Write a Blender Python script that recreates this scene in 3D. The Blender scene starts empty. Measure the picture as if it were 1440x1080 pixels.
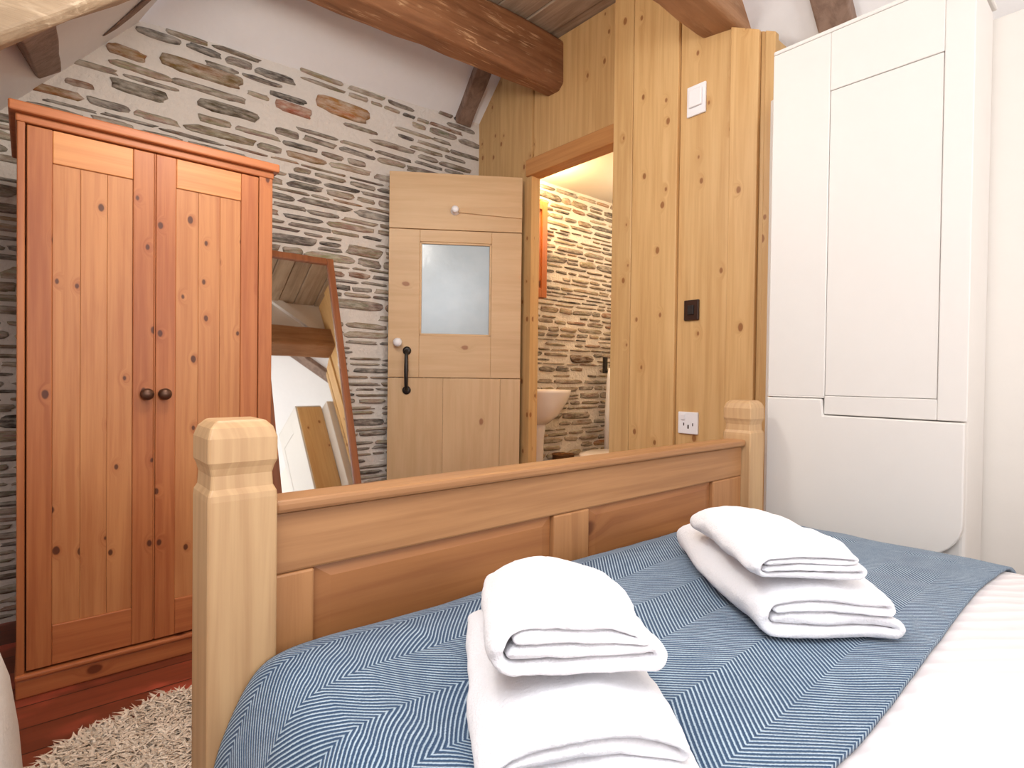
import bpy, bmesh, math, random
from mathutils import Vector, Matrix, noise as mn
C = bpy.context.scene.collection
sc = bpy.context.scene
PI = math.pi

def lin(r, g, b):
    f = lambda c: (c/255/12.92) if c/255 <= .04045 else ((c/255+.055)/1.055)**2.4
    return (f(r), f(g), f(b), 1)

# ------------------------------------------------------------------ materials
class NT:
    def __init__(s, name):
        s.m = bpy.data.materials.new(name); s.m.use_nodes = True
        s.t = s.m.node_tree; s.t.nodes.clear()
        s.out = s.n('ShaderNodeOutputMaterial'); s.b = s.n('ShaderNodeBsdfPrincipled')
        s.l(s.b.outputs[0], s.out.inputs[0])
    def n(s, t, **k):
        x = s.t.nodes.new(t)
        for a, v in k.items(): setattr(x, a, v)
        return x
    def l(s, a, b): s.t.links.new(a, b)
    def put(s, sock, v):
        if hasattr(v, 'links') or isinstance(v, bpy.types.NodeSocket): s.l(v, sock)
        else: sock.default_value = v
    def math(s, op, a, b=0.0, c=None, clamp=False):
        x = s.n('ShaderNodeMath', operation=op, use_clamp=clamp)
        s.put(x.inputs[0], a); s.put(x.inputs[1], b)
        if c is not None: s.put(x.inputs[2], c)
        return x.outputs[0]
    def mix(s, fac, a, b, mode='MIX'):
        x = s.n('ShaderNodeMix', data_type='RGBA', blend_type=mode)
        s.put(x.inputs[0], fac); s.put(x.inputs[6], a); s.put(x.inputs[7], b)
        return x.outputs[2]
    def ramp(s, fac, lo, hi, a=0.0, b=1.0, smooth=True):
        x = s.n('ShaderNodeMapRange', interpolation_type='SMOOTHSTEP' if smooth else 'LINEAR')
        s.put(x.inputs[0], fac)
        for i, v in enumerate((lo, hi, a, b)): x.inputs[i+1].default_value = v
        return x.outputs[0]
    def comb(s, x, y, z=0.0):
        c = s.n('ShaderNodeCombineXYZ')
        for i, v in enumerate((x, y, z)): s.put(c.inputs[i], v)
        return c.outputs[0]
    def noise(s, vec, scale, detail=3, rough=.5, dist=0):
        x = s.n('ShaderNodeTexNoise'); s.put(x.inputs['Vector'], vec)
        x.inputs['Scale'].default_value = scale; x.inputs['Detail'].default_value = detail
        x.inputs['Roughness'].default_value = rough; x.inputs['Distortion'].default_value = dist
        return x.outputs[0]
    def obj(s):
        tc = s.n('ShaderNodeTexCoord'); sp = s.n('ShaderNodeSeparateXYZ'); s.l(tc.outputs['Object'], sp.inputs[0])
        return tc.outputs['Object'], sp.outputs[0], sp.outputs[1], sp.outputs[2]
    def bump(s, h, strength=.3, dist=.01):
        x = s.n('ShaderNodeBump'); x.inputs['Strength'].default_value = strength; x.inputs['Distance'].default_value = dist
        s.l(h, x.inputs['Height']); s.l(x.outputs[0], s.b.inputs['Normal'])
    def rnd(s):
        a = s.n('ShaderNodeAttribute'); a.attribute_name = 'rnd'; return a.outputs['Fac']
    def set(s, rough=.5, spec=.5, metal=0):
        s.b.inputs['Roughness'].default_value = rough; s.b.inputs['Specular IOR Level'].default_value = spec
        s.b.inputs['Metallic'].default_value = metal

def wood(name, c1, c2, axis='Z', knot=lin(95, 50, 25), density=.35, kscale=5.0, var=.25, rough=.45, grain=38, seed=0.0, spec=.4):
    s = NT(name); _, x, y, z = s.obj(); r = s.rnd()
    if axis == 'Z': u, v = s.math('ADD', x, y), z
    elif axis == 'X': u, v = s.math('ADD', y, z), x
    else: u, v = s.math('ADD', x, z), y
    u = s.math('ADD', s.math('MULTIPLY_ADD', r, 37.7, u), seed); v = s.math('MULTIPLY_ADD', r, 11.3, v)
    # knots
    kv = s.comb(u, s.math('MULTIPLY', v, .62))
    vo = s.n('ShaderNodeTexVoronoi', voronoi_dimensions='2D'); s.l(kv, vo.inputs['Vector']); vo.inputs['Scale'].default_value = kscale
    d = vo.outputs['Distance']; sp = s.n('ShaderNodeSeparateColor'); s.l(vo.outputs['Color'], sp.inputs[0])
    on = s.math('LESS_THAN', sp.outputs[0], density)
    size = s.math('MULTIPLY_ADD', sp.outputs[1], .05, .045)
    wob = s.noise(kv, 55, 2)
    dd = s.math('SUBTRACT', s.math('ADD', d, s.math('MULTIPLY', wob, .035)), size)
    core = s.math('MULTIPLY', s.ramp(dd, -.012, .028, 1, 0), on)
    halo = s.math('MULTIPLY', s.ramp(d, .03, .24, 1, 0), on)
    # grain, bent round the knots
    ub = s.math('MULTIPLY_ADD', halo, .035, u)
    gv = s.comb(s.math('MULTIPLY', ub, grain), s.math('MULTIPLY', v, 1.5), 0.0)
    g1 = s.noise(gv, 1.0, 4, .6, .35)
    gv2 = s.comb(s.math('MULTIPLY', ub, grain*4.5), s.math('MULTIPLY', v, 4.0), 0.0)
    g2 = s.noise(gv2, 1.0, 2, .5)
    big = s.noise(s.comb(s.math('MULTIPLY', u, 6.0), s.math('MULTIPLY', v, 1.2)), 1.0, 2)
    f = s.math('ADD', s.math('MULTIPLY', s.ramp(g1, .32, .7), .55), s.math('MULTIPLY', g2, .3))
    f = s.math('ADD', f, s.math('MULTIPLY', s.math('SUBTRACT', big, .5), .7), clamp=True)
    f = s.math('ADD', f, s.math('MULTIPLY', halo, .25), clamp=True)
    col = s.mix(f, c1, c2)
    br = s.math('ADD', s.math('MULTIPLY', s.math('SUBTRACT', r, .5), var), 1.0)
    hsv = s.n('ShaderNodeHueSaturation'); s.l(col, hsv.inputs['Color']); s.l(br, hsv.inputs['Value'])
    col = s.mix(s.math('MULTIPLY', core, .85), hsv.outputs[0], knot)
    s.l(col, s.b.inputs['Base Color']); s.set(rough, spec)
    s.bump(g1, .12, .004)
    return s.m

def plain(name, col, rough=.6, spec=.4, metal=0, bump=0, bscale=60, var=.06):
    s = NT(name); o, x, y, z = s.obj()
    nz = s.noise(o, bscale if bump else 12, 4)
    dark = tuple(c*(1-2*var) for c in col[:3])+(1,)
    s.l(s.mix(nz, col, dark), s.b.inputs['Base Color']); s.set(rough, spec, metal)
    if bump: s.bump(nz, bump, .01)
    return s.m

def stone_mat(name):
    s = NT(name); o, x, y, z = s.obj()
    a = s.n('ShaderNodeVertexColor'); a.layer_name = 'col'
    n1 = s.noise(s.comb(s.math('MULTIPLY', x, 14.0), s.math('MULTIPLY', y, 14.0), s.math('MULTIPLY', z, 60.0)), 1.0, 5, .65)
    n2 = s.noise(o, 9, 3); n3 = s.noise(o, 120, 3)
    c = s.mix(s.ramp(n1, .35, .7), a.outputs[0], lin(214, 206, 192), 'MIX')
    c = s.mix(s.math('MULTIPLY', s.ramp(n1, .3, .75), .6), a.outputs[0], lin(214, 204, 190))
    c = s.mix(s.math('MULTIPLY', s.ramp(n2, .55, .75), .35), c, lin(216, 208, 196))
    s.l(c, s.b.inputs['Base Color']); s.set(.85, .2)
    s.bump(s.math('ADD', n1, s.math('MULTIPLY', n3, .4)), .6, .012)
    return s.m

def blanket_mat():
    s = NT('herringbone_weave'); uv = s.n('ShaderNodeUVMap'); uv.uv_map = 'UVMap'
    sp = s.n('ShaderNodeSeparateXYZ'); s.l(uv.outputs[0], sp.inputs[0]); u, v = sp.outputs[0], sp.outputs[1]   # metres across / along
    W = .098; P = .0080
    tri = s.math('PINGPONG', s.math('ADD', v, .012), W)
    ph = s.math('DIVIDE', s.math('ADD', u, tri), P)
    w = s.math('SINE', s.math('MULTIPLY', ph, 2*PI))
    fine = s.noise(s.comb(s.math('MULTIPLY', u, 420.0), s.math('MULTIPLY', v, 420.0)), 1.0, 2)
    yarn = s.noise(s.comb(s.math('MULTIPLY', u, 30.0), s.math('MULTIPLY', v, 30.0)), 1.0, 3)
    f = s.ramp(s.math('ADD', w, s.math('MULTIPLY', s.math('SUBTRACT', fine, .5), 1.6)), -.15, .95)
    f = s.math('MULTIPLY', f, s.math('MULTIPLY_ADD', yarn, .7, .55))
    c = s.mix(f, lin(50, 74, 102), lin(176, 194, 207))
    s.l(c, s.b.inputs['Base Color']); s.set(.9, .15); s.b.inputs['Sheen Weight'].default_value = .15
    s.bump(s.math('ADD', w, fine), .35, .003)
    return s.m

def terry(name, col):
    s = NT(name); o, x, y, z = s.obj(); n = s.noise(o, 260, 3, .6); n2 = s.noise(o, 40, 3)
    s.l(s.mix(n, col, tuple(c*.93 for c in col[:3])+(1,)), s.b.inputs['Base Color']); s.set(.95, .1)
    s.b.inputs['Sheen Weight'].default_value = .2
    s.bump(s.math('ADD', n, s.math('MULTIPLY', n2, .8)), .45, .004)
    return s.m

def duvet_mat():
    s = NT('white_seersucker'); o, x, y, z = s.obj(); n = s.noise(o, 10, 3)
    st = s.math('SINE', s.math('ADD', s.math('MULTIPLY', s.math('ADD', y, s.math('MULTIPLY', x, .75)), 150.0), s.math('MULTIPLY', n, 5.0)))
    s.l(s.mix(s.ramp(st, -.2, 1), lin(222, 214, 214), lin(231, 225, 224)), s.b.inputs['Base Color']); s.set(.9, .1)
    s.bump(s.math('ADD', s.math('MULTIPLY', st, .35), s.math('MULTIPLY', n, 2)), .25, .006)
    return s.m

def floor_mat():
    s = NT('polished_red_brown_boards'); o, x, y, z = s.obj()
    row = s.math('FLOOR', s.math('DIVIDE', y, .14))
    wn = s.n('ShaderNodeTexWhiteNoise', noise_dimensions='1D'); s.l(row, wn.inputs['W'])
    g = s.noise(s.comb(s.math('MULTIPLY', x, 3.0), s.math('MULTIPLY', y, 40.0), s.math('MULTIPLY', wn.outputs[0], 30.0)), 1.0, 4, .6)
    b = s.noise(s.comb(s.math('MULTIPLY', x, 5.0), s.math('MULTIPLY', y, 7.0), wn.outputs[0]), 1.0, 2)
    c = s.mix(g, lin(136, 66, 42), lin(88, 40, 26)); c = s.mix(s.ramp(b, .5, .7), c, lin(160, 72, 52))
    e = s.math('LESS_THAN', s.math('PINGPONG', y, .07), .0025)
    hs = s.n('ShaderNodeHueSaturation'); s.l(c, hs.inputs['Color']); s.l(s.math('MULTIPLY_ADD', wn.outputs[0], .5, .75), hs.inputs['Value'])
    s.l(s.mix(e, hs.outputs[0], lin(40, 22, 15)), s.b.inputs['Base Color']); s.set(.35, .4); return s.m

def beam_mat(name, c1, c2, axis='X', scuff=None, amount=.5):
    s = NT(name); o, x, y, z = s.obj()
    if axis == 'X': v = s.comb(s.math('MULTIPLY', x, 2.2), s.math('MULTIPLY', y, 22.0), s.math('MULTIPLY', z, 22.0))
    elif axis == 'Y': v = s.comb(s.math('MULTIPLY', x, 22.0), s.math('MULTIPLY', y, 2.2), s.math('MULTIPLY', z, 22.0))
    else: v = s.comb(s.math('MULTIPLY', x, 22.0), s.math('MULTIPLY', y, 22.0), s.math('MULTIPLY', z, 2.2))
    g = s.noise(v, 1.0, 5, .65, .6); b = s.noise(o, 5, 3)
    f = s.math('ADD', s.math('MULTIPLY', s.ramp(g, .3, .72), .75), s.math('MULTIPLY', s.math('SUBTRACT', b, .45), .8), clamp=True)
    c = s.mix(f, c1, c2)
    if scuff:
        k = s.noise(v, 1.7, 4, .7, 1.2); k2 = s.noise(o, 7, 2)
        c = s.mix(s.math('MULTIPLY', s.math('MULTIPLY', s.ramp(k, .52, .66), s.ramp(k2, .42, .62)), amount), c, scuff)
    s.l(c, s.b.inputs['Base Color']); s.set(.6, .3); s.bump(g, .5, .012); return s.m

def rug_mat():
    s = NT('cream_sheepskin'); a = s.rnd()
    s.l(s.mix(a, lin(236, 222, 204), lin(196, 178, 158)), s.b.inputs['Base Color']); s.set(.9, .1); return s.m

M = {}
M['bed'] = wood('waxed_pine_along_x', lin(178, 130, 86), lin(142, 96, 60), 'X', density=.2, kscale=3.2, var=.12)
M['bedz'] = wood('waxed_pine_upright', lin(202, 166, 122), lin(168, 128, 88), 'Z', density=.15, kscale=4, var=.1)
M['beds'] = wood('waxed_pine_stile', lin(182, 130, 84), lin(152, 102, 62), 'Z', density=.12, kscale=4, var=.1)
M['bedp'] = wood('waxed_pine_panel', lin(170, 114, 68), lin(138, 84, 48), 'X', density=.28, kscale=3.6, var=.1, seed=3.1)
M['ward'] = wood('orange_pine_upright', lin(188, 118, 70), lin(152, 80, 44), 'Z', knot=lin(66, 26, 14), density=.5, kscale=9.0, var=.16)
M['wardp'] = wood('orange_pine_panel', lin(202, 140, 88), lin(168, 100, 58), 'Z', knot=lin(66, 26, 14), density=.65, kscale=10.0, var=.12, seed=7.7)
M['wardr'] = wood('orange_pine_door_rail', lin(214, 150, 94), lin(190, 116, 68), 'X', knot=lin(80, 34, 18), density=.3, kscale=6.0, var=.1)
M['wardx'] = wood('orange_pine_across', lin(192, 118, 70), lin(156, 84, 48), 'X', knot=lin(96, 42, 22), density=.3, kscale=6.0, var=.16)
M['plank'] = wood('honey_pine_planks', lin(216, 178, 124), lin(190, 145, 90), 'Z', knot=lin(140, 86, 45), density=.5, kscale=8.5, var=.22)
M['lintel'] = wood('honey_pine_lintel', lin(206, 150, 92), lin(178, 118, 66), 'Y', density=.2, var=.1)
M['door'] = wood('pale_pine_door', lin(214, 180, 138), lin(197, 160, 116), 'Z', knot=lin(150, 96, 60), density=.3, kscale=5, var=.06, grain=24)
M['doorx'] = wood('pale_pine_door_rail', lin(214, 180, 138), lin(197, 160, 116), 'X', knot=lin(150, 96, 60), density=.25, kscale=5, var=.06, grain=24)
M['frame'] = wood('red_brown_frame_wood', lin(158, 96, 58), lin(118, 66, 38), 'Z', density=.1, var=.1)
M['cab'] = wood('orange_cabinet_wood', lin(186, 112, 60), lin(156, 84, 42), 'Z', density=.2, var=.1)
M['paint'] = plain('cream_white_gloss_paint', lin(216, 211, 205), .5, .4, bump=.04, bscale=18, var=.015)
M['plaster'] = plain('white_lime_plaster', lin(236, 234, 234), .9, .1, bump=.25, bscale=22, var=.02)
M['wallw'] = plain('warm_white_wall_paint', lin(222, 216, 208), .8, .2, bump=.1, bscale=20, var=.015)
M['mortar'] = plain('pale_lime_mortar', lin(222, 213, 203), .95, .1, bump=.8, bscale=45, var=.05)
M['stone'] = stone_mat('slate_rubble_stones')
M['beam'] = beam_mat('old_oiled_timber', lin(160, 112, 78), lin(118, 78, 52), 'X', lin(220, 180, 138), .8)
M['beam2'] = beam_mat('old_brown_timber', lin(176, 132, 96), lin(138, 98, 68), 'X', lin(200, 165, 130), .3)
M['blade'] = beam_mat('pale_grey_brown_timber', lin(166, 145, 120), lin(136, 115, 92), 'X', lin(215, 195, 170), .4)
M['raft'] = beam_mat('dark_rafter_timber', lin(150, 124, 108), lin(106, 82, 68), 'Z')
M['boards'] = beam_mat('weathered_loft_boards', lin(190, 170, 148), lin(140, 120, 102), 'Y')
M['blanket'] = blanket_mat()
M['towel'] = terry('white_terry', lin(234, 233, 236))
M['duvet'] = duvet_mat()
M['mattress'] = plain('white_ticking', lin(230, 228, 226), .9, .1)
M['floor'] = floor_mat()
M['rug'] = rug_mat()
M['white'] = plain('white_plastic', lin(244, 242, 244), .35, .5, var=.01)
M['ceramic'] = plain('white_glazed_ceramic', lin(236, 226, 220), .12, .6, var=.01)
M['iron'] = plain('black_iron', lin(34, 28, 26), .45, .5, bump=.15, bscale=80)
M['dkbrown'] = plain('dark_brown_plate', lin(54, 32, 22), .35, .5)
M['bronze'] = plain('dull_bronze', lin(104, 74, 58), .4, .6, metal=.7)
M['gap'] = plain('dark_gap_shade', lin(60, 30, 18), .9, .1)  # shade inside wardrobe gaps and socket holes, given as a dark colour
M['linen'] = plain('white_cotton_cover', lin(206, 198, 190), .9, .1, bump=.2, bscale=90, var=.02)
M['btile'] = plain('pale_bathroom_floor', lin(214, 190, 158), .5, .4)
M['wicker'] = plain('brown_wicker', lin(112, 74, 44), .8, .2, bump=.6, bscale=120)
m = NT('mirror_silvering'); m.b.inputs['Base Color'].default_value = (.86, .88, .86, 1); m.set(.02, .5, 1.0); M['mirror'] = m.m
m = NT('obscure_glass'); m.set(.22, .8); o_, _, _, _ = m.obj(); nn = m.noise(o_, 9, 3); m.l(m.mix(nn, lin(205, 218, 224), lin(180, 196, 204)), m.b.inputs['Base Color'])
m.b.inputs['Transmission Weight'].default_value = .25; m.bump(m.noise(o_, 30, 2), .06, .01); M['glass'] = m.m

# ------------------------------------------------------------------ mesh helpers
rng = random.Random(7)
class MB:
    def __init__(s): s.bm = bmesh.new(); s.lay = s.bm.faces.layers.float.new('rnd')
    def faces(s, fs, r=None, mi=0):
        r = rng.random() if r is None else r
        for f in fs: f[s.lay] = r; f.material_index = mi
    def hexa(s, p, r=None, mi=0):           # 8 corners: bottom ring 0-3, top ring 4-7
        v = [s.bm.verts.new(q) for q in p]
        fs = [s.bm.faces.new([v[i] for i in q]) for q in ((3, 2, 1, 0), (4, 5, 6, 7), (0, 1, 5, 4), (1, 2, 6, 5), (2, 3, 7, 6), (3, 0, 4, 7))]
        s.faces(fs, r, mi); return v
    def box(s, x0, x1, y0, y1, z0, z1, r=None, mi=0):
        return s.hexa([(x0, y0, z0), (x1, y0, z0), (x1, y1, z0), (x0, y1, z0), (x0, y0, z1), (x1, y0, z1), (x1, y1, z1), (x0, y1, z1)], r, mi)
    def poly(s, pts, r=None): s.faces([s.bm.faces.new([s.bm.verts.new(p) for p in pts])], r)
    def prism(s, pts, vec, r=None):         # polygon extruded along vec
        vec = Vector(vec); a = [s.bm.verts.new(p) for p in pts]; b = [s.bm.verts.new(Vector(p)+vec) for p in pts]; n = len(pts)
        fs = [s.bm.faces.new(list(reversed(a))), s.bm.faces.new(b)]
        fs += [s.bm.faces.new((a[i], a[(i+1) % n], b[(i+1) % n], b[i])) for i in range(n)]
        s.faces(fs, r)
    def loft(s, rings, r=None, caps=True):
        vs = [[s.bm.verts.new(p) for p in q] for q in rings]; n = len(rings[0]); fs = []
        for i in range(len(vs)-1):
            for j in range(n): fs.append(s.bm.faces.new((vs[i][j], vs[i][(j+1) % n], vs[i+1][(j+1) % n], vs[i+1][j])))
        if caps: fs.append(s.bm.faces.new(list(reversed(vs[0])))); fs.append(s.bm.faces.new(vs[-1]))
        s.faces(fs, r)
    def lathe(s, prof, cx=0, cy=0, n=24, sx=1, sy=1, r=None, axis='Z'):
        rings = []
        for rad, h in prof:
            ring = []
            for k in range(n):
                a = 2*PI*k/n; p = (rad*math.cos(a)*sx, rad*math.sin(a)*sy)
                ring.append((cx+p[0], cy+p[1], h) if axis == 'Z' else (cx+p[0], -h, cy+p[1]) if axis == '-Y' else (cx+p[0], h, cy-p[1]))
            rings.append(ring)
        s.loft(rings, r)
    def tube(s, pts, rad, n=10):
        pts = [Vector(p) for p in pts]; rings = []
        for i, p in enumerate(pts):
            t = (pts[min(i+1, len(pts)-1)]-pts[max(i-1, 0)]).normalized()
            a = t.orthogonal().normalized() if i == 0 else (a - t*a.dot(t)).normalized()
            b = t.cross(a); rr = rad[i] if isinstance(rad, (list, tuple)) else rad
            rings.append([p+(a*math.cos(2*PI*k/n)+b*math.sin(2*PI*k/n))*rr for k in range(n)])
        s.loft(rings)
    def build(s, name, mat, parent=None, bevel=0, smooth=False, loc=None, seg=2):
        me = bpy.data.meshes.new(name); bmesh.ops.recalc_face_normals(s.bm, faces=s.bm.faces)
        s.bm.to_mesh(me); s.bm.free()
        for mm in (mat if isinstance(mat, (list, tuple)) else [mat]): me.materials.append(M[mm])
        o = bpy.data.objects.new(name, me); C.objects.link(o)
        if parent: o.parent = parent
        if loc: o.location = loc
        if bevel:
            b = o.modifiers.new('bevel', 'BEVEL'); b.width = bevel; b.segments = seg; b.limit_method = 'ANGLE'; b.angle_limit = math.radians(40)
        if smooth:
            for p in me.polygons: p.use_smooth = True
        return o

def tag(o, label=None, cat=None, group=None, kind=None):
    for k, v in (('label', label), ('category', cat), ('group', group), ('kind', kind)):
        if v: o[k] = v
    return o
def empty(name, loc=(0, 0, 0), rz=0, rx=0):
    o = bpy.data.objects.new(name, None); o.location = loc; o.rotation_euler = (rx, 0, rz); o.empty_display_size = .1; C.objects.link(o); return o
def struct(o, label, cat): return tag(o, label, cat, kind='structure')
def part(name, mat, parent, boxes, bevel=.003, **k):
    m = MB()
    for b in boxes: m.box(*b)
    return m.build(name, mat, parent, bevel, **k)

# ------------------------------------------------------------------ room shell
RP = lambda x: 4.6 - x              # right roof slope
LP = lambda x: 2.135 + 1.18*x       # left roof slope
m = MB(); m.box(-.9, 2.9, -2.7, 3.3, -.12, -.02)
struct(m.build('floor', 'floor'), 'polished red-brown boarded floor under the rug and wardrobe', 'floor')

def stone_wall(name, x0, x1, z0, top, yf, seed, label, specials=()):
    R = random.Random(seed)
    bm = bmesh.new(); col = bm.loops.layers.color.new('col')
    def addface(vs, c, mi):
        f = bm.faces.new(vs); f.material_index = mi
        for l in f.loops: l[col] = c
        f.smooth = mi == 1
    # mortar body, slightly uneven
    nx = int((x1-x0)/.05); nz = 60
    g = []
    for i in range(nx+1):
        x = x0+(x1-x0)*i/nx; t = top(x); row = []
        for k in range(nz+1):
            z = z0+(t-z0)*k/nz
            row.append(bm.verts.new((x, yf+.006*mn.noise(Vector((x*9, z*12, seed))), z)))
        g.append(row)
    for i in range(nx):
        for k in range(nz): addface((g[i][k], g[i+1][k], g[i+1][k+1], g[i][k+1]), (.6, .56, .5, 1), 0)
    bk = [bm.verts.new(p) for p in ((x0, yf+.25, z0), (x1, yf+.25, z0), (x1, yf+.25, top(x1)), (x0, yf+.25, top(x0)))]
    addface(bk, (.5, .5, .5, 1), 0)
    for a, b in ((0, nx),):
        addface([g[a][k] for k in range(nz+1)]+[bk[3], bk[0]], (.5, .5, .5, 1), 0)
        addface([g[b][k] for k in range(nz, -1, -1)]+[bk[1], bk[2]], (.5, .5, .5, 1), 0)
    def stone(xc, zc, w, h, c, prot):
        n = 14; e = R.uniform(.32, .62); sk = R.uniform(-.12, .12); ph = R.random()*10
        def ring(sc_, y, dz=0):
            out = []
            for k in range(n):
                a = 2*PI*k/n; ca, sa = math.cos(a), math.sin(a)
                px = math.copysign(abs(ca)**e, ca)*w/2; pz = math.copysign(abs(sa)**e, sa)*h/2
                j = 1+.24*mn.noise(Vector((ca*2+ph, sa*2, ph)))
                px *= j*sc_[0]; pz *= j*sc_[1]
                out.append((xc+px, y+.004*mn.noise(Vector((px*30+ph, pz*30, ph))), zc+pz+sk*px*.5*min(1, h/w*3)))
            return out
        i1 = max(.2, 1-.016/w), max(.35, 1-.013/h)
        rings = [ring((1, 1), yf+.012), ring((1, 1), yf-prot*.55), ring(i1, yf-prot), ring((.45*i1[0], .5*i1[1]), yf-prot*1.12)]
        vs = [[bm.verts.new(p) for p in r] for r in rings]
        cc = lambda: tuple(max(0, min(1, q*R.uniform(.93, 1.07))) for q in c[:3])+(1,)
        for i in range(3):
            for k in range(n): addface((vs[i][k], vs[i][(k+1) % n], vs[i+1][(k+1) % n], vs[i+1][k]), cc(), 1)
        addface(vs[3], cc(), 1)
    pal = [((172, 161, 151), 5), ((182, 170, 157), 5), ((156, 147, 141), 4), ((186, 173, 156), 4), ((130, 122, 118), 2.5), ((184, 154, 132), 1.0), ((194, 164, 124), .8), ((200, 188, 172), 5)]
    cs = [lin(*p[0]) for p in pal]; ws = [p[1] for p in pal]
    for (sx, sz, sw, sh, sc3) in specials: stone(sx, sz, sw, sh, lin(*sc3), .02)
    z = z0+.02
    while True:
        h = R.choice((.014, .017, .020, .023, .027, .032, .038, .048)); h *= R.uniform(.85, 1.15)
        if z > max(top(x0+(x1-x0)*q/20) for q in range(21))-.02: break
        x = x0+R.uniform(-.1, 0); lift0 = R.random()*10
        while x < x1:
            w = R.uniform(.07, .26)*(1.25 if h > .03 else 1)
            xc = x+w/2; zc = z+h/2+.012*mn.noise(Vector((xc*2.2, z*2, lift0)))
            hh = h*R.uniform(.8, 1.12)
            if xc-w/2 > x0 and xc+w/2 < x1 and zc+hh/2 < top(xc)-.015 and R.random() < .94:
                if not any(abs(xc-q[0]) < (w+q[2])/2*.98+.008 and abs(zc-q[1]) < (hh+q[3])/2+.006 for q in specials):
                    if h > .045 and R.random() < .4:      # two thin ones in a thick course
                        stone(xc, zc+hh*.27, w*R.uniform(.8, 1), hh*.38, R.choices(cs, ws)[0], R.uniform(.006, .014))
                        stone(xc, zc-hh*.27, w*R.uniform(.8, 1), hh*.38, R.choices(cs, ws)[0], R.uniform(.006, .014))
                    else: stone(xc, zc, w, hh, R.choices(cs, ws)[0], R.uniform(.006, .015))
            x += w+R.uniform(.012, .026)
        z += h+R.uniform(.012, .020)
    me = bpy.data.meshes.new(name); bmesh.ops.recalc_face_normals(bm, faces=bm.faces); bm.to_mesh(me); bm.free()
    me.materials.append(M['mortar']); me.materials.append(M['stone'])
    o = bpy.data.objects.new(name, me); C.objects.link(o)
    return struct(o, label, 'wall')
topA = lambda x: min(LP(x), 2.585+.06*max(0, x-.38)) + .03
stone_wall('wall_back', -.75, 2.31, -.02, topA, 3.04, 3, 'rubble slate stone wall with pale mortar behind the wardrobe and mirror', specials=[
    (.645, 2.447, .36, .062, (184, 164, 128)), (1.35, 2.492, .32, .082, (206, 170, 112)), (1.07, 2.405, .19, .05, (204, 164, 138)), (.33, 2.42, .15, .045, (196, 166, 124)),
    (.75, 2.30, .28, .05, (156, 146, 128)), (.38, 2.27, .22, .05, (150, 142, 126))])
stone_wall('wall_back_bathroom', 2.38, 4.4, 0, lambda x: 2.46, 3.04, 11, 'stone wall seen through the bathroom doorway', specials=[(3.35, 1.15, .26, .06, (150, 120, 90))])

# roof slopes, plastered white
m = MB()
y0, y1 = -2.6, 3.3
def slab(pts, n, t=.08): m.prism(pts, Vector(n)*t, .5)
nL = Vector((-1.18, 0, 1)).normalized(); nR = Vector((1, 0, 1)).normalized(); nH = Vector((0, 1, 1)).normalized()
P = lambda x, y: (x, y, LP(x))
def lslab(xa, xb, ya, yb): slab([P(xa, ya), P(xb, ya), P(xb, yb), P(xa, yb)], nL)
lslab(-.75, 1.13, y0, -.75); lslab(-.75, 1.13, .55, 1.12); lslab(-.75, -.5, -.75, .55); lslab(.15, 1.13, -.75, .55)   # round an unseen opening added to brighten the room
lslab(-.75, .69, 1.12, 2.40)
slab([P(-.75, 2.40), P(.69, 2.40), P(.375, 3.03), P(.375, 3.2), P(-.75, 3.2)], nL)
ceil = m.build('ceiling', 'plaster'); struct(ceil, 'white plastered sloping ceiling between the dark rafters', 'ceiling')
m = MB(); Q = lambda x, y: (x, y, RP(x))
slab([Q(1.13, y0), Q(2.75, y0), Q(2.75, 1.2), Q(1.13, 1.2)], nR)
struct(m.build('ceiling_right', 'plaster'), 'white sloping ceiling above the white cupboard', 'ceiling')
m = MB(); H = lambda x, y: (x, y, 2.585+.06*max(0, x-.38)+3.04-y)
slab([H(.36, 3.06), H(2.36, 3.06), H(2.36, 2.2), H(.85, 2.2)], nH)
struct(m.build('ceiling_end', 'plaster'), 'white end slope of ceiling above the stone wall', 'ceiling')
m = MB()                               # loft boards on the tie beams
x = .6; R2 = random.Random(4)
while x < 2.44:
    w = R2.uniform(.13, .2); m.box(x, x+w-.006, 1.12, 2.46, 2.945+R2.uniform(0, .01), 2.99); x += w
m.box(.5, 2.45, 1.1, 2.46, 2.99, 3.03)
struct(m.build('ceiling_loft', 'boards', bevel=.004), 'weathered grey-brown loft boards above the tie beam', 'ceiling')
m = MB(); m.prism([(.4, 1.12, 2.6), (2.13, 1.12, 2.52), (2.13, 1.12, 2.42), (2.62, 1.12, 2.0), (2.62, 1.12, 3.1), (1.13, 1.12, 3.5)], (0, .05, 0), .5)
struct(m.build('wall_gable', 'plaster'), 'white panel over the near tie beam', 'wall')
# side and back walls
m = MB(); m.box(-.85, -.75, -2.6, 3.05, -.02, 1.26)
struct(m.build('wall_left', 'plaster'), 'low white plastered eaves wall', 'wall')
m = MB()
for b in ((-.75, .15, -.02, 3.5), (1.65, 2.1, -.02, 3.5), (.15, 1.65, -.02, .85), (.15, 1.65, 2.1, 3.5)): m.box(b[0], b[1], -2.72, -2.6, b[2], b[3])
struct(m.build('wall_front', 'plaster'), 'white plastered wall with the window, behind the viewer', 'wall')
fr = part('window_1', 'paint', None, [(.13, .2, -2.68, -2.63, .85, 2.1), (1.6, 1.67, -2.68, -2.63, .85, 2.1), (.2, 1.6, -2.68, -2.63, .85, .91), (.2, 1.6, -2.68, -2.63, 2.04, 2.1), (.88, .92, -2.68, -2.63, .91, 2.04)])
struct(fr, 'white painted casement window', 'window')
m = MB(); m.box(2.04, 2.14, -2.6, .95, -.02, 2.016); m.box(2.14, 2.75, -2.6, .95, 1.96, 2.014)
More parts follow.
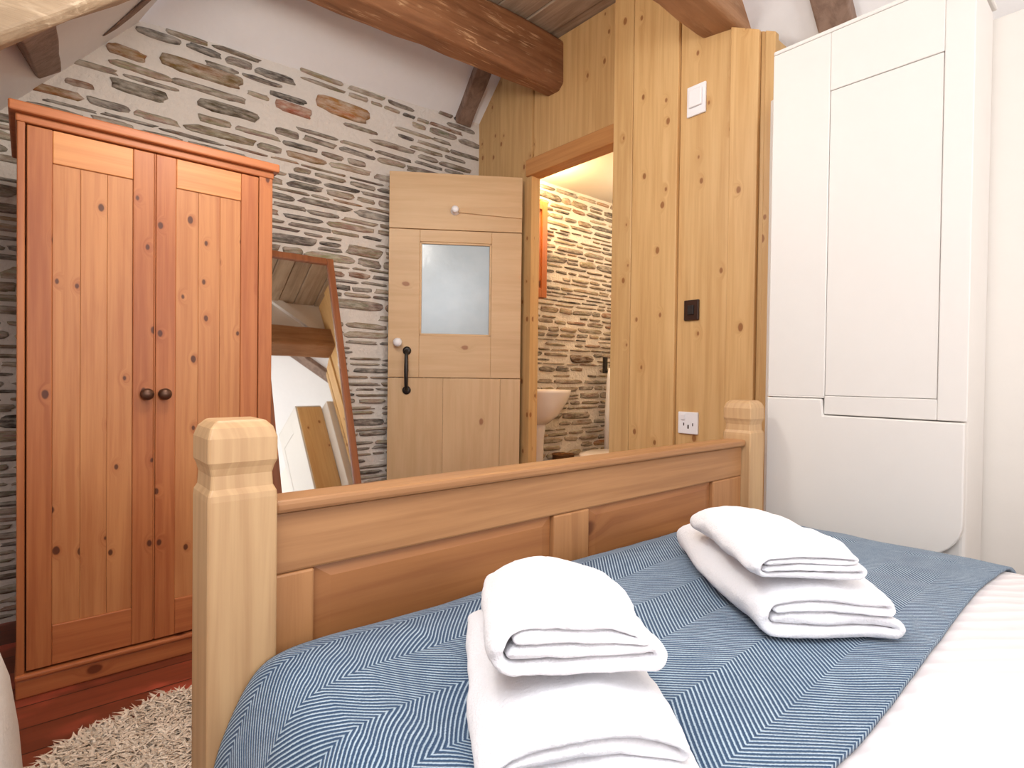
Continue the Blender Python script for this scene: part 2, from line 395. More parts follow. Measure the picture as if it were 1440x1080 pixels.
struct(m.build('wall_right', 'wallw', bevel=.006), 'plain warm white wall at the right edge beyond the cupboard', 'wall')

# ------------------------------------------------------------------ pine partition
m = MB()
m.box(2.315, 2.36, 2.50, 3.06, 0, 2.95, .4); m.box(2.315, 2.36, 1.66, 2.50, 2.24, 2.95, .4)
m.box(2.300, 2.318, 2.803, 3.05, 0, 2.945, .25); m.box(2.288, 2.318, 2.497, 2.800, 0, 2.945, .45)
m.box(2.300, 2.318, 1.66, 2.494, 2.30, 2.945, .6)
m.box(2.300, 2.318, 2.20, 2.494, 2.945, 2.946, .6)
struct(m.build('wall_partition', 'plank', bevel=.003), 'honey pine plank partition around the bathroom doorway', 'wall')
part('lintel', 'lintel', bpy.data.objects['wall_partition'], [(2.270, 2.37, 1.66, 2.535, 2.208, 2.308)], .006)
m = MB()
m.box(2.12, 2.37, .965, 1.70, 0, 2.28, .3); m.box(2.12, 2.37, 1.29, 1.70, 2.28, 2.945, .3)
m.box(2.088, 2.125, 1.602, 1.714, 0, 2.945, .42); m.box(2.088, 2.125, 1.366, 1.600, 0, 2.945, .75); m.box(2.126, 2.37, 1.695, 1.714, 0, 2.945, .42)
m.box(2.104, 2.125, 1.136, 1.364, 0, 2.945, .62)
for xa, ya, yb, r in ((2.090, 1.020, 1.134, .85), (2.106, 1.000, 1.019, .05), (2.096, .960, .999, .35)):   # tops cut on the slope under the beam
    za, zb = 2.392-(1.142-ya)*.54, 2.392-(1.142-yb)*.54
    m.hexa([(xa, ya, 0), (2.125, ya, 0), (2.125, yb, 0), (xa, yb, 0), (xa, ya, za), (2.125, ya, za), (2.125, yb, zb), (xa, yb, zb)], r)
struct(m.build('wall_partition_boxing', 'plank', bevel=.004), 'projecting honey pine planks carrying the switches, beside the cupboard', 'wall')

# ------------------------------------------------------------------ roof timbers
def timber(name, mat, ends, label, n=14, amp=.012, cat='beam', bev=.03, seed=0):
    a, b = ends; rings = []
    for i in range(n+1):
        t = i/n; ring = []
        base = [Vector(p).lerp(Vector(q), t) for p, q in zip(a, b)]
        cen = sum(base, Vector())/4
        for j in range(4):
            p, q, w = base[j], base[(j+1) % 4], base[j-1]
            for pt in (p.lerp(w, min(.45, bev/max((p-w).length, .01))), p.lerp(q, min(.45, bev/max((p-q).length, .01)))):
                nz = mn.noise(Vector((t*5*(Vector(a[0])-Vector(b[0])).length, j*3.1, seed)))
                ring.append(pt+(pt-cen).normalized()*nz*amp)
        rings.append(ring)
    m = MB(); m.loft(rings, .5)
    o = m.build(name, mat); md = o.modifiers.new('bevel', 'BEVEL'); md.width = .008; md.segments = 2; md.limit_method = 'ANGLE'
    return struct(o, label, cat)
timber('ceiling_beam', 'beam', ([(.38, 2.30, 2.64), (.38, 2.57, 2.64), (.38, 2.58, 2.93), (.38, 2.31, 2.94)], [(2.31, 2.255, 2.64), (2.31, 2.41, 2.645), (2.31, 2.42, 2.94), (2.31, 2.255, 2.945)]),
       'thick red-brown scuffed tie beam ending at the pine partition', bev=.035)
timber('ceiling_beam', 'beam2', ([(.9, 1.10, 2.40), (.9, 1.285, 2.41), (.9, 1.285, 2.62), (.9, 1.10, 2.52)], [(2.7, 1.10, 2.37), (2.7, 1.265, 2.40), (2.7, 1.265, 2.6), (2.7, 1.10, 2.575)]),
       'brown tie beam over the pine planks and the top of the white cupboard', bev=.012, seed=2)
bl = lambda x, y, up: (x, y, 1.851+.907*(x+.06)+up)
timber('roof_truss', 'blade', ([bl(-.75, 2.10, .03), bl(-.75, 2.0, 0), bl(-.75, 2.0, .3), bl(-.75, 2.14, .3)], [bl(1.15, 2.12, .03), bl(1.15, 2.0, 0), bl(1.15, 2.0, .3), bl(1.15, 2.16, .3)]),
       'pale tan sloping roof timber over the wardrobe', bev=.03, seed=5)
timber('roof_purlin', 'raft', ([(-.018, 2.2, 1.965), (.065, 2.2, 2.06), (.0, 2.2, 2.16), (-.09, 2.2, 2.06)], [(.032, 3.05, 2.19), (.107, 3.05, 2.262), (.06, 3.05, 2.33), (-.03, 3.05, 2.26)]),
       'stubby dark purlin end under the pale roof timber', bev=.006, amp=.004, seed=8)
timber('rafter', 'raft', ([(.235, 2.92, 2.40), (.285, 2.93, 2.46), (.27, 2.99, 2.52), (.22, 2.99, 2.46)], [(.56, 2.62, 2.77), (.62, 2.64, 2.83), (.60, 2.72, 2.90), (.54, 2.70, 2.84)]),
       'thin dark hip rafter rising from the top left end of the stone wall', bev=.008, amp=.006, seed=9)
hp = lambda x, y, d: (x, y-d*.7, 2.70+3.04-y-d*.7)
timber('rafter', 'raft', ([hp(2.105, 3.06, .05), hp(2.22, 3.06, .05), hp(2.22, 3.06, -.02), hp(2.105, 3.06, -.02)], [hp(2.055, 2.55, .05), hp(2.17, 2.55, .05), hp(2.17, 2.55, -.02), hp(2.055, 2.55, -.02)]),
       'dark rafter running up behind the scuffed tie beam near the partition', bev=.006, amp=.004, seed=11)
rp = lambda x, y, d: (x-d*.7, y, RP(x)-d*.7)
timber('rafter', 'raft', ([rp(1.2, .75, .04), rp(1.2, .87, .04), rp(1.2, .87, -.02), rp(1.2, .75, -.02)], [rp(2.7, .75, .04), rp(2.7, .87, .04), rp(2.7, .87, -.02), rp(2.7, .75, -.02)]),
       'dark brown rafter on the white slope above the cupboard', bev=.006, amp=.004, seed=13)

# ------------------------------------------------------------------ bathroom beyond the doorway
m = MB(); m.box(2.3, 4.4, 1.5, 3.05, -.02, .08); struct(m.build('floor_bathroom', 'btile'), 'bathroom floor beyond the doorway', 'floor')
m = MB(); m.box(2.36, 4.5, 1.5, 3.3, 2.46, 2.52); struct(m.build('ceiling_bathroom', 'wallw'), 'cream bathroom ceiling seen over the doorway', 'ceiling')
m = MB(); m.box(4.4, 4.5, 1.5, 3.3, 0, 2.5); struct(m.build('wall_bathroom_side', 'wallw'), 'bathroom side wall', 'wall')
m = MB(); m.box(2.37, 4.4, 1.55, 1.65, 0, 2.5); struct(m.build('wall_bathroom_near', 'wallw'), 'bathroom near wall', 'wall')
b = empty('wash_basin', (2.65, 2.98, .08)); tag(b, 'white pedestal wash basin partly hidden by the door frame', 'basin')
m = MB()
ring = lambda rx, ry, z, cy: [(rx*math.cos(2*PI*k/32), cy+ry*math.sin(2*PI*k/32)*(1 if math.sin(2*PI*k/32) < 0 else .75), z) for k in range(32)]
m.loft([ring(.09, .08, .60, -.16), ring(.16, .14, .66, -.17), ring(.225, .185, .76, -.18), ring(.245, .2, .815, -.185), ring(.245, .2, .835, -.185), ring(.215, .17, .835, -.185), ring(.19, .15, .79, -.185), ring(.11, .09, .73, -.185), ring(.03, .03, .715, -.185)], .5)
m.build('bowl', 'ceramic', b, smooth=True)
m = MB(); m.lathe([(.095, 0), (.1, .02), (.078, .1), (.066, .3), (.07, .5), (.085, .61)], 0, -.15, 24, 1, .9); m.build('pedestal', 'ceramic', b, smooth=True)
m = MB(); m.tube([(0, -.03, .82), (0, -.03, .92), (0, -.07, .95), (0, -.13, .93)], .011); m.build('tap', 'bronze', b, smooth=True)
t = empty('toilet', (2.93, 2.38, .08), -PI/2); tag(t, 'cream toilet with closed seat just inside the bathroom', 'toilet')
el = lambda rx, ry, z, cy=0: [(rx*math.cos(2*PI*k/32), cy+ry*math.sin(2*PI*k/32), z) for k in range(32)]
m = MB(); m.loft([el(.11, .16, 0), el(.10, .15, .05), el(.10, .14, .2), el(.15, .19, .32), el(.18, .23, .385)], .5); m.build('bowl', 'ceramic', t, smooth=True)
m = MB(); m.loft([el(.185, .235, .388), el(.19, .24, .40), el(.188, .238, .42), el(.15, .2, .43)], .5); m.build('seat_lid', 'ceramic', t, smooth=True)
part('cistern', 'ceramic', t, [(-.2, .2, .20, .38, .36, .74)], .03, seg=4)
c = empty('wall_cabinet', (2.63, 2.99, 1.56)); tag(c, 'small orange wood wall cabinet on the bathroom stonework', 'cabinet')
part('body', 'cab', c, [(-.14, .14, -.12, .0, 0, .67)])
part('door', 'cab', c, [(-.14, -.09, -.14, -.121, 0, .67), (.09, .14, -.14, -.121, 0, .67), (-.09, .09, -.14, -.121, .61, .67), (-.09, .09, -.14, -.121, 0, .06), (-.09, .09, -.13, -.121, .06, .61)])
h = empty('hanging_towel', (3.565, 2.99, 1.08)); tag(h, 'white towel hanging from a black hook in the bathroom', 'towel')
m = MB(); m.box(-.015, .015, -.03, 0, -.04, .09); m.tube([(0, -.02, -.02), (0, -.06, -.03), (0, -.07, .0)], .008); m.build('hook', 'iron', h, .003)
m = MB(); m.loft([[(.012+s*.03*math.cos(2*PI*k/16)*2.2, -.075+.02*s*math.sin(2*PI*k/16)+.006*math.sin(6*PI*k/16), -z) for k in range(16)] for z, s in ((.0, .5), (.1, .8), (.35, 1), (.72, 1.1))], .5); m.build('cloth', 'towel', h, smooth=True)
w = empty('waste_bin', (2.97, 2.86, .08)); tag(w, 'small brown wicker bin beside the basin pedestal', 'bin')
m = MB(); m.lathe([(.06, 0), (.07, .02), (.08, .35), (.085, .36), (.07, .35), (.06, .03)], n=24); m.build('basket', 'wicker', w, smooth=True)

# ------------------------------------------------------------------ bathroom door standing open
D = empty('door_1', (2.24, 2.525, -.02), math.atan2(.44, -.646)); struct(D, 'open pale pine bathroom door with frosted pane', 'door')
L = .782; ZT = 2.213; OZ = .02
m = MB()
gx0, gx1, gz0, gz1 = .180, .603, 1.238+OZ, 1.79+OZ
m.box(0, gx0, -.035, 0, .99+OZ, 1.86+OZ, .5); m.box(gx1, L, -.035, 0, .99+OZ, 1.86+OZ, .5)
m.box(gx0, gx1, -.035, 0, .99+OZ, gz0, .5); m.box(gx0, gx1, -.035, 0, gz1, 1.86+OZ, .5)
m.build('window_board', 'doorx', D, .003)
m = MB()
m.box(0, L, -.035, .002, 1.863+OZ, ZT, .35); m.build('top_board', 'doorx', D, .003)
m = MB(); m.box(0, .12, -.035, 0, .03, .987+OZ, .4); m.box(.1205, .46, -.035, 0, .03, .987+OZ, .52); m.box(.4605, L, -.035, 0, .03, .987+OZ, .48); m.build('lower_board', 'door', D, .002)
part('glass_pane', 'glass', D, [(gx0-.005, gx1+.005, -.022, -.016, gz0-.005, gz1+.005)], 0)
m = MB()
for q in ((gx0, gx1, gz0, gz0+.012), (gx0, gx1, gz1-.012, gz1), (gx0, gx0+.012, gz0, gz1), (gx1-.012, gx1, gz0, gz1)): m.box(q[0], q[1], -.015, -.004, q[2], q[3], .6)
m.build('glazing_bead', 'doorx', D, .002)
m = MB()                                # long strap of the hinge, same pale wood tone: tapered wooden batten
m.hexa([(.0, .002, 1.965), (.39, .002, 1.985), (.39, .012, 1.985), (.0, .012, 1.965), (.0, .002, 2.035), (.39, .002, 2.012), (.39, .012, 2.012), (.0, .012, 2.035)], .45); m.build('batten', 'doorx', D, .003)
m = MB(); m.lathe([(.026, .002), (.026, .008), (.012, .014), (.012, .03), (.022, .04), (.018, .052), (.006, .056)], .40, 1.995, 20, axis='Y'); m.build('peg', 'white', D, smooth=True)
m = MB(); m.lathe([(.024, 0), (.024, .008), (.011, .014), (.011, .03), (.027, .042), (.022, .058), (.008, .064)], .723, 1.212, 20, axis='Y'); m.build('knob', 'white', D, smooth=True)
m = MB()
hx = .672
m.tube([(hx, .006, 1.165), (hx, .03, 1.16), (hx, .045, 1.13), (hx, .05, 1.05), (hx, .045, .97), (hx, .03, .94), (hx, .006, .935)], [.010, .010, .0105, .0125, .0105, .010, .010])
m.lathe([(.025, .001), (.025, .006), (.013, .010)], hx, 1.166, 16, axis='Y'); m.lathe([(.025, .001), (.025, .006), (.013, .010)], hx, .934, 16, axis='Y'); m.lathe([(.012, -.02), (.012, .0)], hx, 1.05, 12, axis='Y')
m.build('pull_handle', 'iron', D, smooth=True)

# ------------------------------------------------------------------ wardrobe
Wd = empty('wardrobe', (.35, 2.3, -.02)); tag(Wd, 'tall two-door orange pine wardrobe against the stone wall', 'wardrobe')
ox, oz = -.35, .02
def wb(x0, x1, y0, y1, z0, z1): return (x0+ox, x1+ox, y0, y1, z0+oz, z1+oz)
part('body', 'ward', Wd, [wb(-.028, -.008, 0, .5, -.02, 1.765), wb(-.028, -.009, -.004, .02, -.02, 1.765), wb(.706, .726, 0, .5, -.02, 1.765), wb(.676, .726, -.004, .02, .06, 1.765), wb(-.008, .706, .03, .05, -.0, 1.765)], .003)
part('gap_shade_panel', 'gap', Wd, [wb(-.008, .706, .022, .029, .05, 1.76)], 0)  # dark sheet close behind the doors, painting in the shade of the gaps
m = MB()
for (x0, x1, y0_, y1_, z0, z1) in ((-.032, .730, -.008, .5, 1.763, 1.788), (-.048, .746, -.026, .5, 1.788, 1.820)): m.box(x0+ox, x1+ox, y0_, y1_, z0+oz, z1+oz, .4)
m.build('cornice', 'wardx', Wd, .005)
m = MB()
m.box(-.03+ox, .73+ox, -.008, .5, -.02+oz, .04+oz, .3); m.box(-.032+ox, .732+ox, -.016, .3, .040+oz, .056+oz, .6); m.build('plinth', 'wardx', Wd, .005)
for (x0, x1, kx, r) in ((-.005, .331, .308, .2), (.335, .673, .361, .7)):
    d = MB(); d.box(x0+ox, x0+.062+ox, -.006, .018, .063+oz, 1.758+oz, r); d.box(x1-.062+ox, x1+ox, -.006, .018, .063+oz, 1.758+oz, r+.2)
    dd = d.build('door', 'ward', Wd, .003)
    p = MB(); xa, xb = x0+.062+ox, x1-.062+ox
    p.box(xa, xb, -.0045, .018, 1.655+oz, 1.758+oz, .8); p.build('top_rail', 'wardr', dd, .003)
    p = MB(); p.box(xa, xb, -.0045, .018, .063+oz, .19+oz, .45); p.build('bottom_rail', 'wardx', dd, .003)
    p = MB(); n3 = 3; wv = (xb-xa)/n3
    for k in range(n3): p.box(xa+k*wv+.0002, xa+(k+1)*wv-.0002, .001, .014, .19+oz, 1.655+oz, [.46, .53, .5][k])
    p.build('panel', 'wardp', dd, .0012)
    p = MB(); p.lathe([(.018, .006), (.018, .010), (.009, .014), (.009, .022), (.019, .032), (.02, .038), (.012, .045), (.003, .047)], kx+ox, .925+oz, 20, axis='-Y'); p.build('knob', 'bronze', dd, smooth=True)
p = MB(); p.box(.330+ox, .3335+ox, -.0095, -.0015, .068+oz, 1.757+oz, .5); 
p.build('door_bead', 'ward', Wd, .001)

# ------------------------------------------------------------------ leaning mirror
lean = math.atan(.315); MH = 1.78
Mi = empty('leaning_mirror', (1.063, 2.487, 0), 0, -lean); tag(Mi, 'tall wood-framed mirror leaning on the stone wall beside the wardrobe', 'mirror')
mw = .215
m = MB(); fw = .038
m.box(-mw, -mw+fw, 0, .028, 0, MH-.04, .3); m.box(mw-fw, mw, 0, .028, 0, MH-.04, .5); m.box(-mw+fw, mw-fw, 0, .028, MH-.04-fw, MH-.04, .4); m.box(-mw+fw, mw-fw, 0, .028, 0, fw, .4)
m.build('frame', 'frame', Mi, .005)
part('mirror_glass', 'mirror', Mi, [(-mw+fw-.004, mw-fw+.004, .012, .016, fw-.004, MH-.04-fw+.004)], 0)
part('backing', 'frame', Mi, [(-mw+.01, mw-.01, .0285, .034, .01, MH-.05)], 0)
Mi.location.y = 2.487; Mi.location.z = -.02

# ------------------------------------------------------------------ bed
B = empty('bed', (.96, -.2, -.02)); tag(B, 'pine bed frame with panelled footboard and square carved posts', 'bed')
bx, by, bz = -.96, .2, .02
def bb(x0, x1, y0_, y1_, z0, z1): return (x0+bx, x1+bx, y0_+by, y1_+by, z0+bz, z1+bz)
def post(cx, cy, ztop):
    hw = .045; k = lambda z, s: [(cx+bx+a*hw*s, cy+by+b_*hw*s, z+bz) for a, b_ in ((-1, -1), (1, -1), (1, 1), (-1, 1))]
    m = MB(); m.loft([k(-.02, 1), k(ztop-.108, 1), k(ztop-.100, .985), k(ztop-.092, .90), k(ztop-.074, .88), k(ztop-.064, .93), k(ztop-.056, 1.0), k(ztop-.024, 1.0), k(ztop-.010, .90), k(ztop, .70)], .5)
    return m.build('post', 'bedz', B, .004, seg=3)
post(.223, .86, .936); post(1.707, .86, .936)
part('rail', 'bed', B, [bb(.268, 1.662, .842, .888, .705, .795)], .004)
part('cap_rail', 'bed', B, [bb(.268, 1.662, .828, .893, .797, .816)], .006)
part('stile', 'beds', B, [bb(.268, .332, .842, .882, .30, .7045)], .004); part('stile', 'beds', B, [bb(.85, .962, .842, .882, .30, .7045)], .004); part('stile', 'beds', B, [bb(1.498, 1.662, .842, .882, .30, .7045)], .004)
part('lower_rail', 'bed', B, [bb(.268, 1.662, .842, .882, .22, .30)], .004)
for xa, xb in ((.333, .849), (.963, 1.497)):
    m = MB(); f = .028; F0, F1 = .854+by, .849+by
    o_ = [(xa+bx, F0, .301+bz), (xb+bx, F0, .301+bz), (xb+bx, F0, .704+bz), (xa+bx, F0, .704+bz)]
    i_ = [(xa+f+bx, F1, .301+f+bz), (xb-f+bx, F1, .301+f+bz), (xb-f+bx, F1, .704-f*.7+bz), (xa+f+bx, F1, .704-f*.7+bz)]
    bk = [(p[0], .872+by, p[2]) for p in o_]
    m.loft([bk, o_, i_], .5); m.build('panel', 'bedp', B, .0015)
part('side_rail', 'bed', B, [bb(.228, .258, -1.2, .815, .26, .40)], .004); part('side_rail', 'bed', B, [bb(1.655, 1.685, -1.2, .815, .26, .40)], .004)
for px in (.223, 1.707):
    m = MB(); m.box(px-.045+bx, px+.045+bx, -1.29+by, -1.2+by, -.02+bz, 1.05+bz); m.build('head_post', 'bedz', B, .006)
part('headboard', 'bed', B, [bb(.268, 1.662, -1.27, -1.22, .40, 1.0)], .01)

ma = empty('mattress', (.96, -.2, .32)); tag(ma, 'white mattress inside the pine bed frame', 'mattress')
part('ticking', 'mattress', ma, [(-.67, .67, -.985, 1.0, 0, .20)], .04, seg=4)

prof = [(.172, .20), (.174, .32), (.180, .42), (.190, .49), (.204, .535), (.222, .572), (.244, .598), (.275, .611), (.33, .616), (.45, .612), (.7, .614), (1.0, .618), (1.3, .614), (1.5, .612), (1.58, .606), (1.64, .594), (1.69, .572), (1.715, .545), (1.722, .50), (1.722, .42)]
def arc(profile, n):
    d = [0]
    for a, b_ in zip(profile, profile[1:]): d.append(d[-1]+math.hypot(b_[0]-a[0], b_[1]-a[1]))
    out = []
    for i in range(n+1):
        s = d[-1]*i/n; k = max(j for j in range(len(d)) if d[j] <= s+1e-9); k = min(k, len(d)-2); t = (s-d[k])/(d[k+1]-d[k])
        p0, p1, p2, p3 = profile[max(k-1, 0)], profile[k], profile[k+1], profile[min(k+2, len(profile)-1)]
        cr = lambda a, b_, c_, e: .5*(2*b_+(c_-a)*t+(2*a-5*b_+4*c_-e)*t*t+(3*b_-a-3*c_+e)*t**3)
        out.append((cr(p0[0], p1[0], p2[0], p3[0]), cr(p0[1], p1[1], p2[1], p3[1]), s))
    return out
def sheet(name, mat, ya, yb, off, nx, ny, seed, wrinkle=1.0, yedge=None):
    bm = bmesh.new(); uvl = bm.loops.layers.uv.new('UVMap'); A = arc(prof, nx); g = []; uvs = {}
    for j in range(ny+1):
        row = []
        for i, (x, z, s) in enumerate(A):
            ya_ = ya+(yedge(x) if yedge else 0); y = ya_+(yb-ya_)*j/ny
            p0, p1 = A[max(i-1, 0)], A[min(i+1, nx)]
            n_ = Vector((-(p1[1]-p0[1]), 0, p1[0]-p0[0])).normalized()
            q = Vector((x, y, z))
            w = .004*mn.noise(Vector((x*5, y*5, 1.7)))+.0022*mn.noise(Vector((x*14, y*14, 4.2)))
            hang = max(0, (.56-z)/.3)
            w += hang*.012*math.sin(y*17+2*mn.noise(Vector((y*3, 0, 3))))
            # foot end rolls down a little between mattress and footboard
            end = max(0, (y-.775)/.045); zdrop = -.012*end*end
            q += n_*(w*wrinkle+off); q.z += zdrop
            v = bm.verts.new(q); uvs[v] = (s, y); row.append(v)
        g.append(row)
    for j in range(ny):
        for i in range(nx):
            f = bm.faces.new((g[j][i], g[j][i+1], g[j+1][i+1], g[j+1][i])); f.smooth = True
            for l in f.loops: l[uvl].uv = uvs[l.vert]
    me = bpy.data.meshes.new(name); bm.to_mesh(me); bm.free(); me.materials.append(M[mat])
    o = bpy.data.objects.new(name, me); C.objects.link(o)
    sd = o.modifiers.new('thick', 'SOLIDIFY'); sd.thickness = .007; sd.offset = -1
    return o
tag(sheet('duvet', 'duvet', -1.16, .78, -.012, 110, 120, 1), 'white ribbed duvet across the head half of the bed', 'duvet')
tag(sheet('blanket', 'blanket', .213, .812, 0, 200, 90, 1, yedge=lambda x: .006*math.sin(x*6)), 'blue herringbone blanket spread over the foot of the bed', 'blanket')

# ------------------------------------------------------------------ folded towels
def ribbon(wd, t, gap=1.0):
    """centre line of a towel folded in four: ply 2 -> 1 (fold right), 1 -> 4 round the left, 4 -> 3 (fold right)"""
    s = t*.98; z = [s*(.5+k) for k in range(4)]; rr = s*.5; p = []
    def fold(cx, z0, z1, side):
        zc, rad = (z0+z1)/2, abs(z1-z0)/2; d = 1 if z1 > z0 else -1
        for k in range(1, 10):
            a = PI*k/10; p.append((cx+side*math.sin(a)*rad*(.8 if rad > s else 1), zc-d*math.cos(a)*rad))
    xl, xr = -wd/2+1.5*s*.8, wd/2-rr
    def run(x0, x1, z_):
        for k in range(9): p.append((x0+(x1-x0)*k/8, z_))
    run(xl-.3*s, xr, z[1]); fold(xr, z[1], z[0], 1); run(xr, xl, z[0]); fold(xl, z[0], z[3], -1); run(xl, xr-.008, z[3]); fold(xr-.008, z[3], z[2], 1); run(xr-.008, xl-.25*s, z[2])
    return p
def towel(name, loc, ang, length, wd, t, label, sag=(0, 0), seed=0, dome=.10, tilt=0):
    pts = ribbon(wd, t); n = len(pts); R = random.Random(seed)
    def outline(th):
        L_, R_ = [], []
        for i in range(n):
            a, b_ = pts[max(i-1, 0)], pts[min(i+1, n-1)]
            tx, tz = b_[0]-a[0], b_[1]-a[1]; q = math.hypot(tx, tz); nx_, nz_ = -tz/q, tx/q
            L_.append((pts[i][0]+nx_*th/2, pts[i][1]+nz_*th/2)); R_.append((pts[i][0]-nx_*th/2, pts[i][1]-nz_*th/2))
        def cap(c, a, ex): return [(c[0]+ex*th*.35, c[1])]
        return L_+[(pts[-1][0]-th*.35, pts[-1][1])]+R_[::-1]+[(pts[0][0]-th*.35, pts[0][1])]
    ns = 18; hl = length/2
    stations = [(-hl, .35), (-hl+.003, .7), (-hl+.009, .92)]+[(-hl+.02+(length-.04)*k/ns, 1.0) for k in range(ns+1)]+[(hl-.009, .92), (hl-.003, .7), (hl, .35)]
    H4 = 4*t*.98
    m = MB(); rings = []
    for (yy, k) in stations:
        o_ = outline(t*k*.98); ring = []
        for (x, z) in o_:
            nz_ = mn.noise(Vector((x*9+seed, yy*9, z*14)))*.009+mn.noise(Vector((x*26, yy*26+seed, z*26)))*.0035
            f = z/H4
            e = max(0, (abs(yy)-(hl-.07))/.07); bulge = (1-dome*(abs(x)/(wd/2))**2*f)*(1-dome*.9*e*e*f)       # top rounds off at the sides and ends
            zz = z*bulge*(1+sag[0]*(yy/hl)*f)+nz_*min(1, f*2.5)
            ring.append((x*(1+.05*(1-(yy/hl)**2)-dome*.5*f*f)+nz_*.7, yy+(.012*mn.noise(Vector((x*10, z*42, seed+3)))+.004*mn.noise(Vector((x*40, z*60, seed))))*(yy/hl), max(.001, zz)))
        rings.append(ring)
    N = len(rings[0])
    vs = [[m.bm.verts.new(p) for p in r] for r in rings]
    for i in range(len(vs)-1):
        for j in range(N): m.bm.faces.new((vs[i][j], vs[i][(j+1) % N], vs[i+1][(j+1) % N], vs[i+1][j]))
    for ring in (vs[0], vs[-1]):             # ply ends: strip between the two sides of the ribbon
        for i in range(n-1):
            m.bm.faces.new((ring[i], ring[i+1], ring[N-3-i], ring[N-2-i]))
        m.bm.faces.new((ring[n-1], ring[n], ring[n+1])); m.bm.faces.new((ring[0], ring[N-2], ring[N-1]))
    o = m.build(name, 'towel', smooth=True)
    o.location = loc; o.rotation_euler = (tilt, 0, ang)
    s = o.modifiers.new('sub', 'SUBSURF'); s.levels = 1; s.render_levels = 1
    tx = bpy.data.textures.new('fluff', 'CLOUDS'); tx.noise_scale = .012
    dm = o.modifiers.new('fluff', 'DISPLACE'); dm.texture = tx; dm.strength = .0028; dm.mid_level = .5
    return tag(o, label, 'towel')
AN = -math.atan2(.66, .75)
towel('folded_towel', (.488, .474, .618), -math.atan2(.56, .83), .36, .198, .0172, 'large folded white towel at the bottom of the nearer stack', seed=1, sag=(-.28, 0), dome=.26)
towel('folded_towel', (.505, .494, .688), -math.atan2(.61, .79), .33, .165, .0178, 'smaller white towel on top of the nearer stack', seed=5, sag=(-.1, 0), tilt=-.125, dome=.30)
towel('folded_towel', (1.030, .472, .622), AN, .44, .203, .0190, 'large folded white towel under another on the stack by the cupboard', seed=9, sag=(-.06, 0), dome=.16)
towel('folded_towel', (.968, .446, .703), AN, .31, .152, .0140, 'smaller white towel on top of the stack by the cupboard', seed=14, tilt=-.03, dome=.18)

# ------------------------------------------------------------------ white cupboard along the right wall
K = empty('white_cupboard', (1.92, .575, -.02)); tag(K, 'tall white painted panelled cupboard beside the bed', 'cupboard')
kx, ky, kz = -1.92, -.575, .02
kb = lambda x0, x1, y0_, y1_, z0, z1: (x0+kx, x1+kx, y0_+ky, y1_+ky, z0+kz, z1+kz)
part('body', 'paint', K, [kb(1.822, 2.035, .325, .826, -.02, 2.032)], .012, seg=3)
part('top_board', 'paint', K, [kb(1.80, 2.035, .318, .830, 2.033, 2.046)], .004)
ya, yb = .322, .829
part('end_panel', 'plank', K, [kb(1.815, 2.035, .8265, .8345, -.02, 2.03)], .002)
dd = part('door', 'paint', K, [kb(1.800, 1.8215, .66, yb, .952, 2.032), kb(1.800, 1.8215, ya, .385, .90, 2.032), kb(1.800, 1.8215, .385, .66, 1.86, 2.032), kb(1.800, 1.8215, .385, .66, .90, .955), kb(1.800, 1.8215, .66, yb, .948, .953)], .004)
part('panel', 'paint', dd, [kb(1.802, 1.821, .386, .659, .956, 1.859)], .002)
m = MB()
Lr = .07; pts = [(1.798, yb, .2), (1.798, .40+Lr, .2)]
pts = [(yb, .30), (yb, .946), (.665, .946), (.66, .897), (ya+.003, .897), (ya+.003, .64)]
for k in range(1, 9): a = PI/2*k/8; pts.append((ya+.003+.10*(1-math.cos(a)), .64-.10*math.sin(a)))
pts += [(.45, .54), (.45, .30)]
m.prism([(1.794+kx, p[0]+ky, p[1]+kz) for p in pts], (.027, 0, 0), .5)
m.build('lower_door', 'paint', K, .004)

# ------------------------------------------------------------------ switches on the pine planks
def plate(name, cy, cz, w, h, mat, label, cat, detail):
    e = empty(name, (2.103, cy, cz)); tag(e, label, cat)
    part('plate', mat, e, [(-.010, .001, -w/2, w/2, -h/2, h/2)], .003)
    detail(e); return e
def rocker(e):
    part('rocker', 'white', e, [(-.015, -.0101, -.012, .012, -.018, .018)], .002)
plate('thermostat', 1.284, 2.158, .085, .125, 'white', 'white thermostat box high on the pine planks', 'thermostat', lambda e: part('dial', 'white', e, [(-.02, -.0101, -.03, .03, -.03, .045)], .006))
def dk(e): part('rocker', 'iron', e, [(-.016, -.0101, -.014, .014, -.02, .02)], .003)
plate('light_switch', 1.291, 1.288, .068, .085, 'dkbrown', 'dark brown square light switch on the pine planks', 'switch', dk)
def sk(e):
    part('rocker', 'white', e, [(-.015, -.0101, .012, .030, .012, .036)], .002); part('socket_face', 'gap', e, [(-.0108, -.0101, -.006, .0, -.024, -.008), (-.0108, -.0101, -.026, -.022, -.012, .0), (-.0108, -.0101, .016, .020, -.012, .0)], 0)
plate('power_socket', 1.298, .816, .092, .092, 'white', 'white power socket low on the pine planks above the bed post', 'socket', sk)

